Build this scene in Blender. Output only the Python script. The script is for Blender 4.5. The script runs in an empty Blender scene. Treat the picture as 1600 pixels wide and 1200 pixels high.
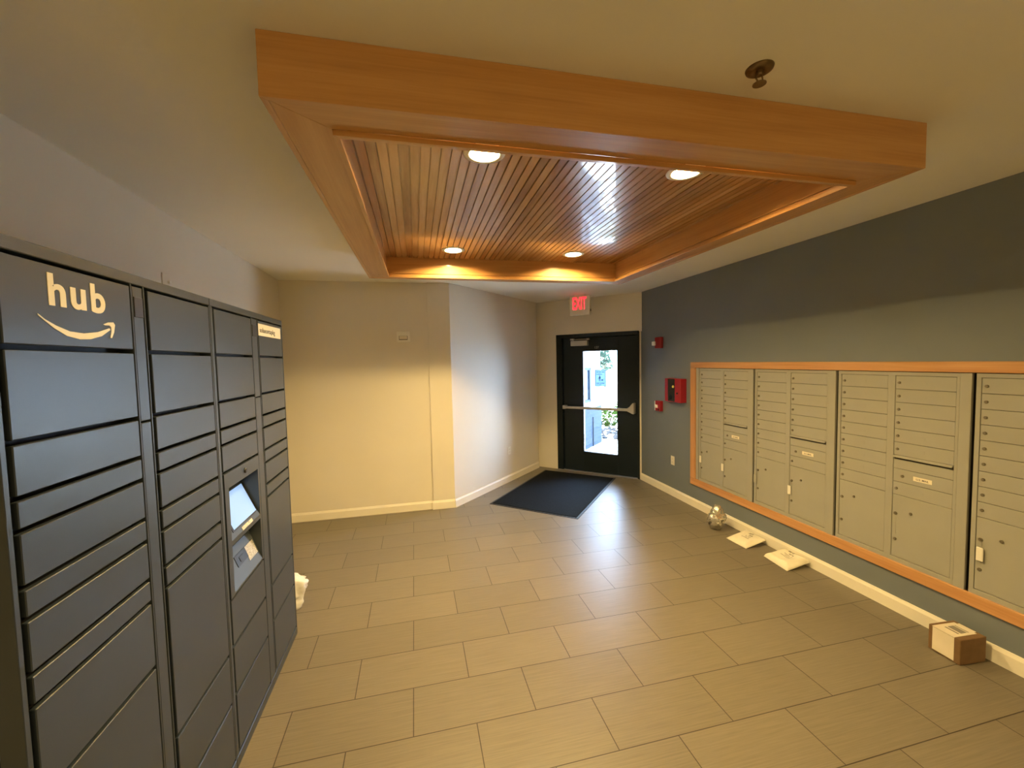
import bpy, bmesh, math, random
from mathutils import Matrix, Vector, noise
random.seed(7)
S = bpy.context.scene
COL = S.collection
PI = math.pi

# ---------------------------------------------------------------- camera
cam_data = bpy.data.cameras.new('camera')
cam_data.sensor_fit = 'HORIZONTAL'
cam_data.sensor_width = 36.0
cam_data.lens = 36.0 * 651.2074 / 1600.0
cam_data.clip_start = 0.02
cam = bpy.data.objects.new('camera', cam_data)
COL.objects.link(cam)
RX = Vector((0.97418718, -0.22470933, -0.02156506))      # image right
DN = Vector((-0.03345169, -0.04922525, -0.99822736))     # image down
FW = Vector((0.22324946, 0.97318168, -0.05547151))       # view direction
mw = Matrix.Identity(4)
for i in range(3):
    mw[i][0] = RX[i]; mw[i][1] = -DN[i]; mw[i][2] = -FW[i]
mw[2][3] = 1.8
cam.matrix_world = mw
S.camera = cam

# ---------------------------------------------------------------- view, world, sun
S.view_settings.view_transform = 'Standard'
S.view_settings.look = 'None'
S.view_settings.gamma = 1.0
S.view_settings.use_curve_mapping = False
S.view_settings.exposure = 0.0

SKY_COLOR = (0.64, 0.87, 1.26, 1.0)
SKY_STRENGTH = 36.0
SUN_STRENGTH = 50.0
LAMP_COLOR = (1.0, 0.70, 0.27, 1.0)
LAMP_STRENGTH = 1500.0

world = bpy.data.worlds.new('sky')
S.world = world
world.use_nodes = True
bg = world.node_tree.nodes['Background']
bg.inputs['Color'].default_value = SKY_COLOR
bg.inputs['Strength'].default_value = SKY_STRENGTH

sun_data = bpy.data.lights.new('sun', 'SUN')
sun_data.energy = SUN_STRENGTH
sun_data.angle = math.radians(1.0)
sun_data.color = (1.0, 0.97, 0.92)
sun = bpy.data.objects.new('sun', sun_data)
COL.objects.link(sun)
sun.location = (2, 6, 9)
sun.rotation_euler = Vector((-0.14, -0.10, 1.0)).to_track_quat('Z', 'Y').to_euler()

# two unseen lights added behind the viewpoint to brighten tray front and near ceiling
for hx in (0.35, 1.45):
    hl = bpy.data.lights.new('unseen_hall_light', 'AREA')
    hl.shape = 'DISK'; hl.size = 0.13; hl.energy = 75.0; hl.color = LAMP_COLOR[:3]
    ho = bpy.data.objects.new('unseen_hall_light', hl); COL.objects.link(ho)
    ho.location = (hx, -3.5, 2.748)

# ---------------------------------------------------------------- materials
def new_mat(name):
    m = bpy.data.materials.new(name)
    m.use_nodes = True
    nt = m.node_tree
    return m, nt, nt.nodes['Principled BSDF']

def link(nt, a, b): nt.links.new(a, b)

def coords(nt, scale=(1, 1, 1), kind='Object', loc=(0, 0, 0), rot=(0, 0, 0)):
    tc = nt.nodes.new('ShaderNodeTexCoord')
    mp = nt.nodes.new('ShaderNodeMapping')
    mp.inputs['Scale'].default_value = scale
    mp.inputs['Location'].default_value = loc
    mp.inputs['Rotation'].default_value = rot
    link(nt, tc.outputs[kind], mp.inputs['Vector'])
    return mp.outputs['Vector']

def noise_tex(nt, vec, scale=5, detail=4, rough=0.5):
    n = nt.nodes.new('ShaderNodeTexNoise')
    n.inputs['Scale'].default_value = scale
    n.inputs['Detail'].default_value = detail
    n.inputs['Roughness'].default_value = rough
    link(nt, vec, n.inputs['Vector'])
    return n.outputs['Fac']

def ramp(nt, fac, stops):
    r = nt.nodes.new('ShaderNodeValToRGB')
    e = r.color_ramp.elements
    while len(e) < len(stops): e.new(0.5)
    for el, (p, c) in zip(e, stops):
        el.position = p; el.color = (c[0], c[1], c[2], 1)
    link(nt, fac, r.inputs['Fac'])
    return r.outputs['Color']

def bump(nt, b, height, strength=0.2, dist=0.002):
    n = nt.nodes.new('ShaderNodeBump')
    n.inputs['Strength'].default_value = strength
    n.inputs['Distance'].default_value = dist
    link(nt, height, n.inputs['Height'])
    link(nt, n.outputs['Normal'], b.inputs['Normal'])

def paint(name, col, rough=0.5, var=0.06, nscale=3.0, bscale=180, bstr=0.0, metal=0.0, spec=0.5):
    """one flat paint with a slight procedural mottling and an optional fine texture"""
    m, nt, b = new_mat(name)
    v = coords(nt)
    f = noise_tex(nt, v, nscale, 3)
    lo = [c * (1 - var) for c in col]; hi = [min(1, c * (1 + var)) for c in col]
    link(nt, ramp(nt, f, [(0.3, lo), (0.7, hi)]), b.inputs['Base Color'])
    b.inputs['Roughness'].default_value = rough
    b.inputs['Metallic'].default_value = metal
    b.inputs['Specular IOR Level'].default_value = spec
    if bstr:
        bump(nt, b, noise_tex(nt, v, bscale, 2), bstr)
    return m

def wood(name, dark, mid, light, axis, rough=0.38, coat=0.4):
    """varnished maple, grain along the given axis"""
    m, nt, b = new_mat(name)
    sc = [9.0, 9.0, 9.0]; sc['xyz'.index(axis)] = 0.55
    v = coords(nt, tuple(sc))
    f1 = noise_tex(nt, v, 2.2, 6, 0.6)
    sc2 = [60.0, 60.0, 60.0]; sc2['xyz'.index(axis)] = 1.2
    f2 = noise_tex(nt, coords(nt, tuple(sc2)), 2.0, 3)
    mx = nt.nodes.new('ShaderNodeMath'); mx.operation = 'MULTIPLY_ADD'
    link(nt, f2, mx.inputs[0]); mx.inputs[1].default_value = 0.30
    ad = nt.nodes.new('ShaderNodeMath'); ad.operation = 'MULTIPLY'
    link(nt, f1, ad.inputs[0]); ad.inputs[1].default_value = 0.70
    link(nt, ad.outputs[0], mx.inputs[2])
    c = ramp(nt, mx.outputs[0], [(0.32, dark), (0.5, mid), (0.68, light)])
    link(nt, c, b.inputs['Base Color'])
    b.inputs['Roughness'].default_value = rough
    b.inputs['Coat Weight'].default_value = coat
    b.inputs['Coat Roughness'].default_value = 0.05
    b.inputs['Specular IOR Level'].default_value = 0.35
    return m

def emit(name, col, strength):
    m, nt, b = new_mat(name)
    b.inputs['Base Color'].default_value = (col[0] * .5, col[1] * .5, col[2] * .5, 1)
    b.inputs['Emission Color'].default_value = (col[0], col[1], col[2], 1)
    b.inputs['Emission Strength'].default_value = strength
    b.inputs['Roughness'].default_value = 0.25
    return m

MAPLE = ((0.47, 0.235, 0.080), (0.56, 0.295, 0.105), (0.62, 0.345, 0.135))
M = {}
M['wall'] = paint('wall_paint', (0.70, 0.655, 0.575), 0.6, 0.02, 2, 260, 0.12)
M['ceiling'] = paint('ceiling_paint', (0.88, 0.86, 0.80), 0.8, 0.015, 2, 200, 0.10)
M['slate_wall'] = paint('slate_wall_paint', (0.165, 0.188, 0.215), 0.5, 0.03, 2, 260, 0.15)
M['base'] = paint('baseboard_paint', (0.78, 0.735, 0.64), 0.4, 0.02)
M['locker'] = paint('locker_powder_coat', (0.034, 0.044, 0.058), 0.34, 0.05, 2, 700, 0.08)
M['locker_shade'] = paint('locker_gap_shade', (0.010, 0.010, 0.011), 0.6)  # near-black colour standing in for shade between the locker doors
M['locker_patch'] = paint('locker_reader_plastic', (0.018, 0.018, 0.019), 0.35)
M['cream_vinyl'] = paint('cream_vinyl', (0.80, 0.74, 0.60), 0.5, 0.02)
M['ink'] = paint('printed_ink', (0.05, 0.045, 0.04), 0.6)
M['grey_ink'] = paint('grey_printed_ink', (0.22, 0.20, 0.17), 0.6)
M['kiosk'] = paint('kiosk_grey_plastic', (0.060, 0.072, 0.088), 0.42, 0.05)
M['screen'] = emit('screen_glow', (0.34, 0.54, 0.90), 0.85)
M['black'] = paint('black_plastic', (0.012, 0.012, 0.013), 0.35)
M['speckle'] = paint('speckled_label', (0.42, 0.41, 0.39), 0.6, 0.55, 220)
M['sticker'] = paint('gold_sticker', (0.55, 0.50, 0.38), 0.4, 0.4, 60)
M['door'] = paint('door_paint', (0.008, 0.014, 0.020), 0.40, 0.05, spec=0.25)
M['metal'] = paint('brushed_aluminium', (0.42, 0.41, 0.39), 0.35, 0.05, 4, 300, 0.0, 0.8)
M['dull_metal'] = paint('bar_aluminium', (0.42, 0.42, 0.42), 0.45, 0.05, 4, 300, 0.0, 0.25)
M['brass'] = paint('aged_brass', (0.20, 0.14, 0.075), 0.4, 0.15, 30, 300, 0.0, 0.8)
M['mail'] = paint('postal_grey_paint', (0.335, 0.33, 0.295), 0.45, 0.03, 4, 500, 0.06)
M['mail_gap_shade'] = paint('mailbox_gap_shade', (0.06, 0.055, 0.045), 0.7)  # shade of the door gaps put into the cabinet colour
M['lock'] = paint('lock_cylinder', (0.22, 0.20, 0.16), 0.35, 0.1, 60, 300, 0, 0.7)
M['white_plastic'] = paint('white_plastic', (0.78, 0.76, 0.70), 0.35, 0.02)
M['ivory'] = paint('ivory_plastic', (0.72, 0.66, 0.54), 0.4, 0.02)
M['red'] = paint('red_enamel', (0.30, 0.010, 0.020), 0.35, 0.05)
M['red_dark'] = paint('dark_window', (0.02, 0.022, 0.028), 0.15)
M['yellow'] = paint('yellow_lamp', (0.65, 0.55, 0.15), 0.3)
M['exit_red'] = emit('exit_letters', (1.0, 0.02, 0.03), 3.2)
M['lens'] = emit('lamp_lens', LAMP_COLOR[:3], LAMP_STRENGTH)
M['trim_ring'] = paint('lamp_trim_ring', (0.85, 0.82, 0.74), 0.35)
M['cardboard'] = paint('cardboard', (0.17, 0.098, 0.045), 0.75, 0.10, 20)
M['tape_label'] = paint('box_label', (0.72, 0.65, 0.54), 0.45, 0.04, 12)
M['poly'] = paint('white_poly_mailer', (0.74, 0.69, 0.57), 0.4, 0.04, 14)
M['poly_white'] = paint('white_plastic_bag', (0.70, 0.69, 0.68), 0.35, 0.03, 14)
M['foil'] = paint('silver_film', (0.74, 0.72, 0.66), 0.24, 0.12, 25, 300, 0, 0.85)
M['mat_pile'] = paint('mat_pile', (0.007, 0.009, 0.012), 0.9, 0.25, 60, 500, 0.5, spec=0.08)
M['mat_rubber'] = paint('mat_rubber', (0.012, 0.013, 0.015), 0.6)
M['maple_x'] = wood('maple_x', *MAPLE, 'x')
M['maple_y'] = wood('maple_y', *MAPLE, 'y')
M['maple_z'] = wood('maple_z', *MAPLE, 'z')
ORANGE = ((0.40, 0.19, 0.075), (0.52, 0.265, 0.11), (0.60, 0.335, 0.155))
M['frame_x'] = wood('mail_frame_wood_x', *ORANGE, 'x', 0.4, 0.15)
M['frame_z'] = wood('mail_frame_wood_z', *ORANGE, 'z', 0.4, 0.15)
M['concrete'] = paint('sidewalk_concrete', (0.62, 0.61, 0.58), 0.85, 0.05, 3, 80, 0.2)
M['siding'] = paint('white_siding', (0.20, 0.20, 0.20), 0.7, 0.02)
M['gravel'] = paint('river_stones', (0.016, 0.016, 0.017), 0.8, 0.8, 14)
M['soil'] = paint('gravel_bed', (0.30, 0.29, 0.28), 0.9, 0.4, 40)
M['bark'] = paint('bark', (0.16, 0.11, 0.07), 0.9, 0.3, 20)
M['window_frame'] = paint('window_frame_paint', (0.010, 0.017, 0.028), 0.5)
M['window_dark'] = paint('window_reflecting_glass', (0.012, 0.022, 0.034), 0.2, spec=0.1)
M['conduit'] = paint('conduit_grey', (0.012, 0.016, 0.022), 0.5)

# floor: linen-look porcelain planks 600x300, half bond
def floor_mat():
    m, nt, b = new_mat('porcelain_tile')
    tc = nt.nodes.new('ShaderNodeTexCoord')
    mp = nt.nodes.new('ShaderNodeMapping'); mp.vector_type = 'POINT'
    mp.inputs['Location'].default_value = (0.0688 - 0.0046 * 1.6, -1.6678, 0)
    mp.inputs['Rotation'].default_value = (0, 0, -0.0046)
    link(nt, tc.outputs['Object'], mp.inputs['Vector'])
    br = nt.nodes.new('ShaderNodeTexBrick')
    br.offset = 0.5; br.offset_frequency = 2
    br.inputs['Scale'].default_value = 1.0
    br.inputs['Mortar Size'].default_value = 0.0026
    br.inputs['Mortar Smooth'].default_value = 0.15
    br.inputs['Brick Width'].default_value = 0.6151
    br.inputs['Row Height'].default_value = 0.3108
    br.inputs['Color1'].default_value = (0.160, 0.137, 0.104, 1)
    br.inputs['Color2'].default_value = (0.182, 0.156, 0.119, 1)
    br.inputs['Mortar'].default_value = (0.045, 0.034, 0.025, 1)
    link(nt, mp.outputs['Vector'], br.inputs['Vector'])
    f = noise_tex(nt, coords(nt, (2.5, 85, 1)), 1.6, 4, 0.6)
    st = ramp(nt, f, [(0.3, (0.84, 0.84, 0.84)), (0.7, (1.10, 1.10, 1.10))])
    mx = nt.nodes.new('ShaderNodeMix'); mx.data_type = 'RGBA'; mx.blend_type = 'MULTIPLY'
    mx.inputs[0].default_value = 1.0
    link(nt, br.outputs['Color'], mx.inputs[6]); link(nt, st, mx.inputs[7])
    link(nt, mx.outputs[2], b.inputs['Base Color'])
    rr = nt.nodes.new('ShaderNodeMapRange')
    rr.inputs['To Min'].default_value = 0.32; rr.inputs['To Max'].default_value = 0.43
    b.inputs['Specular IOR Level'].default_value = 0.34
    link(nt, f, rr.inputs['Value'])
    link(nt, rr.outputs[0], b.inputs['Roughness'])
    inv = nt.nodes.new('ShaderNodeMath'); inv.operation = 'SUBTRACT'
    inv.inputs[0].default_value = 1.0
    link(nt, br.outputs['Fac'], inv.inputs[1])
    bump(nt, b, inv.outputs[0], 0.6, 0.0015)
    return m
M['floor'] = floor_mat()

SLAT = 0.04533
SLAT_X0 = -0.178 - SLAT * 1.0
def bead_mat():
    m, nt, b = new_mat('varnished_beadboard')
    tc = nt.nodes.new('ShaderNodeTexCoord')
    sp = nt.nodes.new('ShaderNodeSeparateXYZ')
    link(nt, tc.outputs['Object'], sp.inputs[0])
    a = nt.nodes.new('ShaderNodeMath'); a.operation = 'SUBTRACT'; a.inputs[1].default_value = SLAT_X0
    link(nt, sp.outputs['X'], a.inputs[0])
    d = nt.nodes.new('ShaderNodeMath'); d.operation = 'DIVIDE'; d.inputs[1].default_value = SLAT
    link(nt, a.outputs[0], d.inputs[0])
    fl = nt.nodes.new('ShaderNodeMath'); fl.operation = 'FLOOR'
    link(nt, d.outputs[0], fl.inputs[0])
    wn = nt.nodes.new('ShaderNodeTexWhiteNoise'); wn.noise_dimensions = '1D'
    link(nt, fl.outputs[0], wn.inputs['W'])
    # grain shifted per slat
    sc = nt.nodes.new('ShaderNodeVectorMath'); sc.operation = 'MULTIPLY'; sc.inputs[1].default_value = (34, 2.2, 20)
    link(nt, tc.outputs['Object'], sc.inputs[0])
    ad = nt.nodes.new('ShaderNodeVectorMath'); ad.operation = 'ADD'
    link(nt, sc.outputs[0], ad.inputs[0]); link(nt, wn.outputs['Color'], ad.inputs[1])
    f = noise_tex(nt, ad.outputs[0], 1.3, 5, 0.6)
    m1 = nt.nodes.new('ShaderNodeMath'); m1.operation = 'MULTIPLY'; m1.inputs[1].default_value = 0.55
    link(nt, f, m1.inputs[0])
    m2 = nt.nodes.new('ShaderNodeMath'); m2.operation = 'MULTIPLY_ADD'; m2.inputs[1].default_value = 0.42
    link(nt, wn.outputs['Value'], m2.inputs[0]); link(nt, m1.outputs[0], m2.inputs[2])
    c = ramp(nt, m2.outputs[0], [(0.2, (0.31, 0.145, 0.048)), (0.5, (0.50, 0.265, 0.098)), (0.8, (0.64, 0.39, 0.165))])
    link(nt, c, b.inputs['Base Color'])
    b.inputs['Roughness'].default_value = 0.24
    b.inputs['Coat Weight'].default_value = 0.55
    b.inputs['Specular IOR Level'].default_value = 0.35
    b.inputs['Coat Roughness'].default_value = 0.03
    return m
M['bead'] = bead_mat()

def glass_mat():
    m = bpy.data.materials.new('door_glass'); m.use_nodes = True
    nt = m.node_tree; nt.nodes.clear()
    out = nt.nodes.new('ShaderNodeOutputMaterial')
    tr = nt.nodes.new('ShaderNodeBsdfTransparent'); tr.inputs[0].default_value = (0.95, 0.98, 0.98, 1)
    gl = nt.nodes.new('ShaderNodeBsdfGlossy'); gl.inputs['Roughness'].default_value = 0.02
    fr = nt.nodes.new('ShaderNodeFresnel'); fr.inputs[0].default_value = 1.45
    mx = nt.nodes.new('ShaderNodeMixShader')
    link(nt, fr.outputs[0], mx.inputs[0]); link(nt, tr.outputs[0], mx.inputs[1]); link(nt, gl.outputs[0], mx.inputs[2])
    link(nt, mx.outputs[0], out.inputs[0])
    return m
M['glass'] = glass_mat()

def translucent_mat(name, col):
    m = bpy.data.materials.new(name); m.use_nodes = True
    nt = m.node_tree; nt.nodes.clear()
    out = nt.nodes.new('ShaderNodeOutputMaterial')
    a = nt.nodes.new('ShaderNodeBsdfDiffuse'); a.inputs[0].default_value = (*col, 1)
    b = nt.nodes.new('ShaderNodeBsdfTranslucent'); b.inputs[0].default_value = (*col, 1)
    mx = nt.nodes.new('ShaderNodeMixShader'); mx.inputs[0].default_value = 0.6
    link(nt, a.outputs[0], mx.inputs[1]); link(nt, b.outputs[0], mx.inputs[2])
    link(nt, mx.outputs[0], out.inputs[0])
    return m
M['decal'] = translucent_mat('blue_decal_film', (0.44, 0.58, 0.74))
M['decal_border'] = translucent_mat('decal_border_film', (0.27, 0.35, 0.43))
def ink_film():
    m = bpy.data.materials.new('decal_ink_film'); m.use_nodes = True
    nt = m.node_tree; nt.nodes.clear()
    out = nt.nodes.new('ShaderNodeOutputMaterial')
    a = nt.nodes.new('ShaderNodeBsdfDiffuse'); a.inputs[0].default_value = (.03, .05, .08, 1)
    t = nt.nodes.new('ShaderNodeBsdfTransparent')
    mx = nt.nodes.new('ShaderNodeMixShader'); mx.inputs[0].default_value = 0.45
    link(nt, a.outputs[0], mx.inputs[1]); link(nt, t.outputs[0], mx.inputs[2]); link(nt, mx.outputs[0], out.inputs[0])
    return m
M['decal_ink'] = ink_film()
M['leaf'] = translucent_mat('leaf_green', (0.022, 0.042, 0.008))
M['leaf_pale'] = translucent_mat('leaf_pale_green', (0.062, 0.100, 0.072))

def brick_mat():
    m, nt, b = new_mat('blue_grey_brick')
    br = nt.nodes.new('ShaderNodeTexBrick')
    br.inputs['Scale'].default_value = 1.0
    br.inputs['Brick Width'].default_value = 0.21
    br.inputs['Row Height'].default_value = 0.075
    br.inputs['Mortar Size'].default_value = 0.006
    br.inputs['Color1'].default_value = (0.0126, 0.0193, 0.0328, 1)
    br.inputs['Color2'].default_value = (0.0176, 0.0260, 0.0420, 1)
    br.inputs['Mortar'].default_value = (0.026, 0.036, 0.052, 1)
    link(nt, coords(nt, (1, 1, 1), rot=(PI / 2, 0, PI / 2)), br.inputs['Vector'])
    tc = nt.nodes.new('ShaderNodeTexCoord'); sp = nt.nodes.new('ShaderNodeSeparateXYZ'); cb = nt.nodes.new('ShaderNodeCombineXYZ')
    link(nt, tc.outputs['Object'], sp.inputs[0]); link(nt, sp.outputs['Y'], cb.inputs['X']); link(nt, sp.outputs['Z'], cb.inputs['Y'])
    link(nt, cb.outputs[0], br.inputs['Vector'])
    link(nt, br.outputs['Color'], b.inputs['Base Color'])
    b.inputs['Roughness'].default_value = 0.8
    bump(nt, b, br.outputs['Fac'], -0.5, 0.004)
    return m
M['brick'] = brick_mat()
for k in ('brick', 'concrete', 'siding', 'gravel', 'soil', 'bark', 'conduit', 'window_frame'):
    M[k].node_tree.nodes['Principled BSDF'].inputs['Specular IOR Level'].default_value = 0.04

# ---------------------------------------------------------------- helpers
def box(bm, x0, x1, y0, y1, z0, z1, bev=0.0, seg=1):
    t = bmesh.new()
    bmesh.ops.create_cube(t, size=1.0)
    for v in t.verts:
        v.co = Vector(((x0 + x1) / 2 + v.co.x * (x1 - x0), (y0 + y1) / 2 + v.co.y * (y1 - y0), (z0 + z1) / 2 + v.co.z * (z1 - z0)))
    if bev:
        bmesh.ops.bevel(t, geom=list(t.edges), offset=bev, segments=seg, profile=0.5, affect='EDGES')
    add(bm, t)

def add(bm, t, mat=None):
    me = bpy.data.meshes.new('tmp')
    t.to_mesh(me); t.free()
    if mat is not None: me.transform(mat)
    bm.from_mesh(me)
    bpy.data.meshes.remove(me)

def BX(*args, **k):
    b = bmesh.new(); box(b, *args, **k); return b

def prism(bm, pts, z0, z1):
    """extruded polygon in xy (counter-clockwise) between two heights"""
    a = [bm.verts.new((x, y, z0)) for x, y in pts]
    b = [bm.verts.new((x, y, z1)) for x, y in pts]
    n = len(pts)
    bm.faces.new(list(reversed(a))); bm.faces.new(b)
    for i in range(n):
        bm.faces.new((a[i], a[(i + 1) % n], b[(i + 1) % n], b[i]))

def plate(bm, pts, y0, y1):
    """extruded polygon drawn in x,z, from depth y0 (front) to y1"""
    a = [bm.verts.new((x, y0, z)) for x, z in pts]
    b = [bm.verts.new((x, y1, z)) for x, z in pts]
    n = len(pts)
    bm.faces.new(a); bm.faces.new(list(reversed(b)))
    for i in range(n):
        bm.faces.new((a[(i + 1) % n], a[i], b[i], b[(i + 1) % n]))
    bmesh.ops.recalc_face_normals(bm, faces=bm.faces)

def side_prism(bm, pts, x0, x1):
    """extruded polygon drawn in y,z between x0 and x1"""
    a = [bm.verts.new((x0, y, z)) for y, z in pts]
    b = [bm.verts.new((x1, y, z)) for y, z in pts]
    n = len(pts)
    bm.faces.new(a); bm.faces.new(list(reversed(b)))
    for i in range(n):
        bm.faces.new((a[(i + 1) % n], a[i], b[i], b[(i + 1) % n]))
    bmesh.ops.recalc_face_normals(bm, faces=bm.faces)

def lathe(bm, prof, seg=32, mat=None):
    """profile of (radius, height) revolved about z"""
    t = bmesh.new()
    rings = []
    for r, z in prof:
        if r < 1e-6:
            rings.append([t.verts.new((0, 0, z))])
        else:
            rings.append([t.verts.new((r * math.cos(2 * PI * i / seg), r * math.sin(2 * PI * i / seg), z)) for i in range(seg)])
    for A, B in zip(rings, rings[1:]):
        for i in range(seg):
            j = (i + 1) % seg
            if len(A) == 1 and len(B) == 1: continue
            if len(A) == 1: t.faces.new((A[0], B[j], B[i]))
            elif len(B) == 1: t.faces.new((A[i], A[j], B[0]))
            else: t.faces.new((A[i], A[j], B[j], B[i]))
    bmesh.ops.recalc_face_normals(t, faces=t.faces)
    add(bm, t, mat)

def tube(bm, p, q, r, seg=12):
    p, q = Vector(p), Vector(q); d = q - p
    t = bmesh.new()
    bmesh.ops.create_cone(t, cap_ends=True, segments=seg, radius1=r, radius2=r, depth=d.length)
    add(bm, t, Matrix.Translation((p + q) / 2) @ d.to_track_quat('Z', 'Y').to_matrix().to_4x4())

def facing(x, z, y):      # revolve axis pointing at the viewer (-y) from the wall
    return Matrix.Translation((x, y, z)) @ Matrix.Rotation(PI / 2, 4, 'X')

def props(o, label=None, cat=None, group=None, kind=None):
    if label: o['label'] = label
    if cat: o['category'] = cat
    if group: o['group'] = group
    if kind: o['kind'] = kind
    return o

def obj(name, bm, mat, parent=None, smooth=False):
    me = bpy.data.meshes.new(name)
    bm.normal_update()
    bm.to_mesh(me); bm.free()
    me.materials.append(M[mat])
    if smooth:
        for p in me.polygons: p.use_smooth = True
    o = bpy.data.objects.new(name, me)
    COL.objects.link(o)
    if parent: o.parent = parent
    return o

def thing(name, loc, rz, label=None, cat=None, group=None, kind=None):
    o = bpy.data.objects.new(name, None)
    o.empty_display_size = 0.1
    o.location = loc; o.rotation_euler = (0, 0, rz)
    COL.objects.link(o)
    return props(o, label, cat, group, kind)

def struct(name, bm, mat, parent=None):
    o = obj(name, bm, mat, parent)
    if parent is None: o['kind'] = 'structure'
    return o

def copy_tree(o, parent=None):
    c = o.copy(); COL.objects.link(c)
    if parent: c.parent = parent
    for ch in list(o.children): copy_tree(ch, c)
    return c

def text(name, body, x0, x1, z0, z1, y, mat, parent, depth=0.001, bold=0.0):
    """raised lettering facing -y that fills the given rectangle"""
    cu = bpy.data.curves.new(name, 'FONT')
    cu.body = body; cu.size = 1.0; cu.extrude = 0.01; cu.offset = bold; cu.resolution_u = 6
    t = bpy.data.objects.new(name, cu); COL.objects.link(t)
    dg = bpy.context.evaluated_depsgraph_get()
    me = bpy.data.meshes.new_from_object(t.evaluated_get(dg))
    bpy.data.objects.remove(t); bpy.data.curves.remove(cu)
    xs = [v.co.x for v in me.vertices]; ys = [v.co.y for v in me.vertices]
    ax, bx_, ay, by_ = min(xs), max(xs), min(ys), max(ys)
    for v in me.vertices:
        u = (v.co.x - ax) / (bx_ - ax); w = (v.co.y - ay) / (by_ - ay)
        v.co = Vector((x0 + u * (x1 - x0), y - (depth if v.co.z > 0 else 0.0), z0 + w * (z1 - z0)))
    me.materials.clear(); me.materials.append(M[mat])
    o = bpy.data.objects.new(name, me); COL.objects.link(o)
    o.parent = parent
    return o

# ---------------------------------------------------------------- the room
XL, XR, YB, YR, H = -1.46, 3.208, 5.145, -4.4, 2.753
CX0, CX1, CY = 0.156, 0.42, 5.122                # shallow column on the back wall
DX, DY = 1.9626, 6.7466                          # corner of angled wall and door wall
CYR = 5.5483                                     # door wall meets right wall
r2 = math.sqrt(0.5)

b = bmesh.new()
prism(b, [(XL - .3, YR - .3), (XR + .3, YR - .3), (XR + .3, CYR + .0), (DX + .10, DY + .12), (CX1 - .1, 5.35), (XL - .3, 5.35)], -0.12, 0.0)
struct('floor', b, 'floor')
b = bmesh.new()
prism(b, [(XL - .3, YR - .3), (XR + .35, YR - .3), (XR + .35, CYR - .1), (DX + .12, DY + .22), (CX1 - .2, 5.45), (XL - .3, 5.45)], H, H + 0.15)
struct('ceiling', b, 'ceiling')
struct('wall_left', BX(XL - .2, XL, YR - .2, YB + .2, -.05, H + .05), 'wall')
struct('wall_rear', BX(XL - .2, XR + .35, YR - .2, YR, -.05, H + .05), 'wall')
struct('wall_back', BX(XL - .2, CX0 + .02, YB, YB + .2, -.05, H + .05), 'wall')
b = bmesh.new()
prism(b, [(CX0, CY), (CX1, CY), (CX1, CY + .02), (CX1 - .1, CY + .25), (CX0, CY + .25)], -.05, H + .05)
struct('wall_column', b, 'wall')
b = bmesh.new()
prism(b, [(CX1, CY), (DX, DY - .073), (DX + .02, DY + .12), (DX - .15, DY + .12), (CX1 - .14, CY + .14)], -.05, H + .05)
struct('wall_angled', b, 'wall')

# right wall with the opening the mailboxes are set into
MZ0, MZ1, MY0, MY1 = 0.335, 1.690, 0.93, 4.315
b = bmesh.new()
def slab(y0, y1, z0, z1): box(b, XR, XR + .34, y0, y1, z0, z1)
slab(YR - .2, MY0, -.05, H + .05); prism(b, [(XR, MY1), (XR + .34, MY1), (XR + .34, CYR - .36), (XR + .005, CYR)], -.05, H + .05)
slab(MY0, MY1, -.05, MZ0); slab(MY0, MY1, MZ1, H + .05)
box(b, XR + .30, XR + .34, MY0, MY1, MZ0, MZ1)
struct('wall_right', b, 'slate_wall')

def baseboard(name, pts, h=0.102, t=0.013):
    """pts: two floor points, the board lies to the left of p->q seen from above"""
    (x0, y0), (x1, y1) = pts
    d = Vector((x1 - x0, y1 - y0)); L = d.length; ang = math.atan2(d.y, d.x)
    bm = bmesh.new()
    side_prism(bm, [(0, 0), (t, 0), (t, h * .78), (t * .55, h * .93), (t * .4, h), (0, h)], 0, L)
    bm.transform(Matrix.Translation((x0, y0, 0)) @ Matrix.Rotation(ang, 4, 'Z'))
    return struct(name, bm, 'base')
baseboard('baseboard_right', [(XR, YR), (XR, CYR - .02)])
baseboard('baseboard_back', [(CX0, YB), (XL, YB)])
baseboard('baseboard_column', [(CX1, CY), (CX0 - .012, CY)], 0.105, 0.016)
baseboard('baseboard_angled', [(DX - .005, DY - .09), (CX1 - .004, CY - .01)])

# ---------------------------------------------------------------- entrance: wall_entrance and door_1 (local x along the wall, y outwards)
DLOC, DRZ = (DX, DY, 0), -PI / 4
F0, F1, FT = 0.392, 1.724, 2.20                  # door frame outside
L0, L1, LT = 0.502, 1.690, 2.135                 # door leaf
G0, G1, GB, GT = 0.838, 1.388, 0.326, 1.928      # glass
b = bmesh.new()
box(b, -.10, F0 + .01, 0, .10, -.05, H + .05)
box(b, F0, 1.764, 0, .10, FT - .01, H + .05)
box(b, F1 - .005, 1.764, 0.02, .10, -.05, FT)
wall_e = struct('wall_entrance', b, 'wall')
wall_e.location = DLOC; wall_e.rotation_euler = (0, 0, DRZ)

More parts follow.
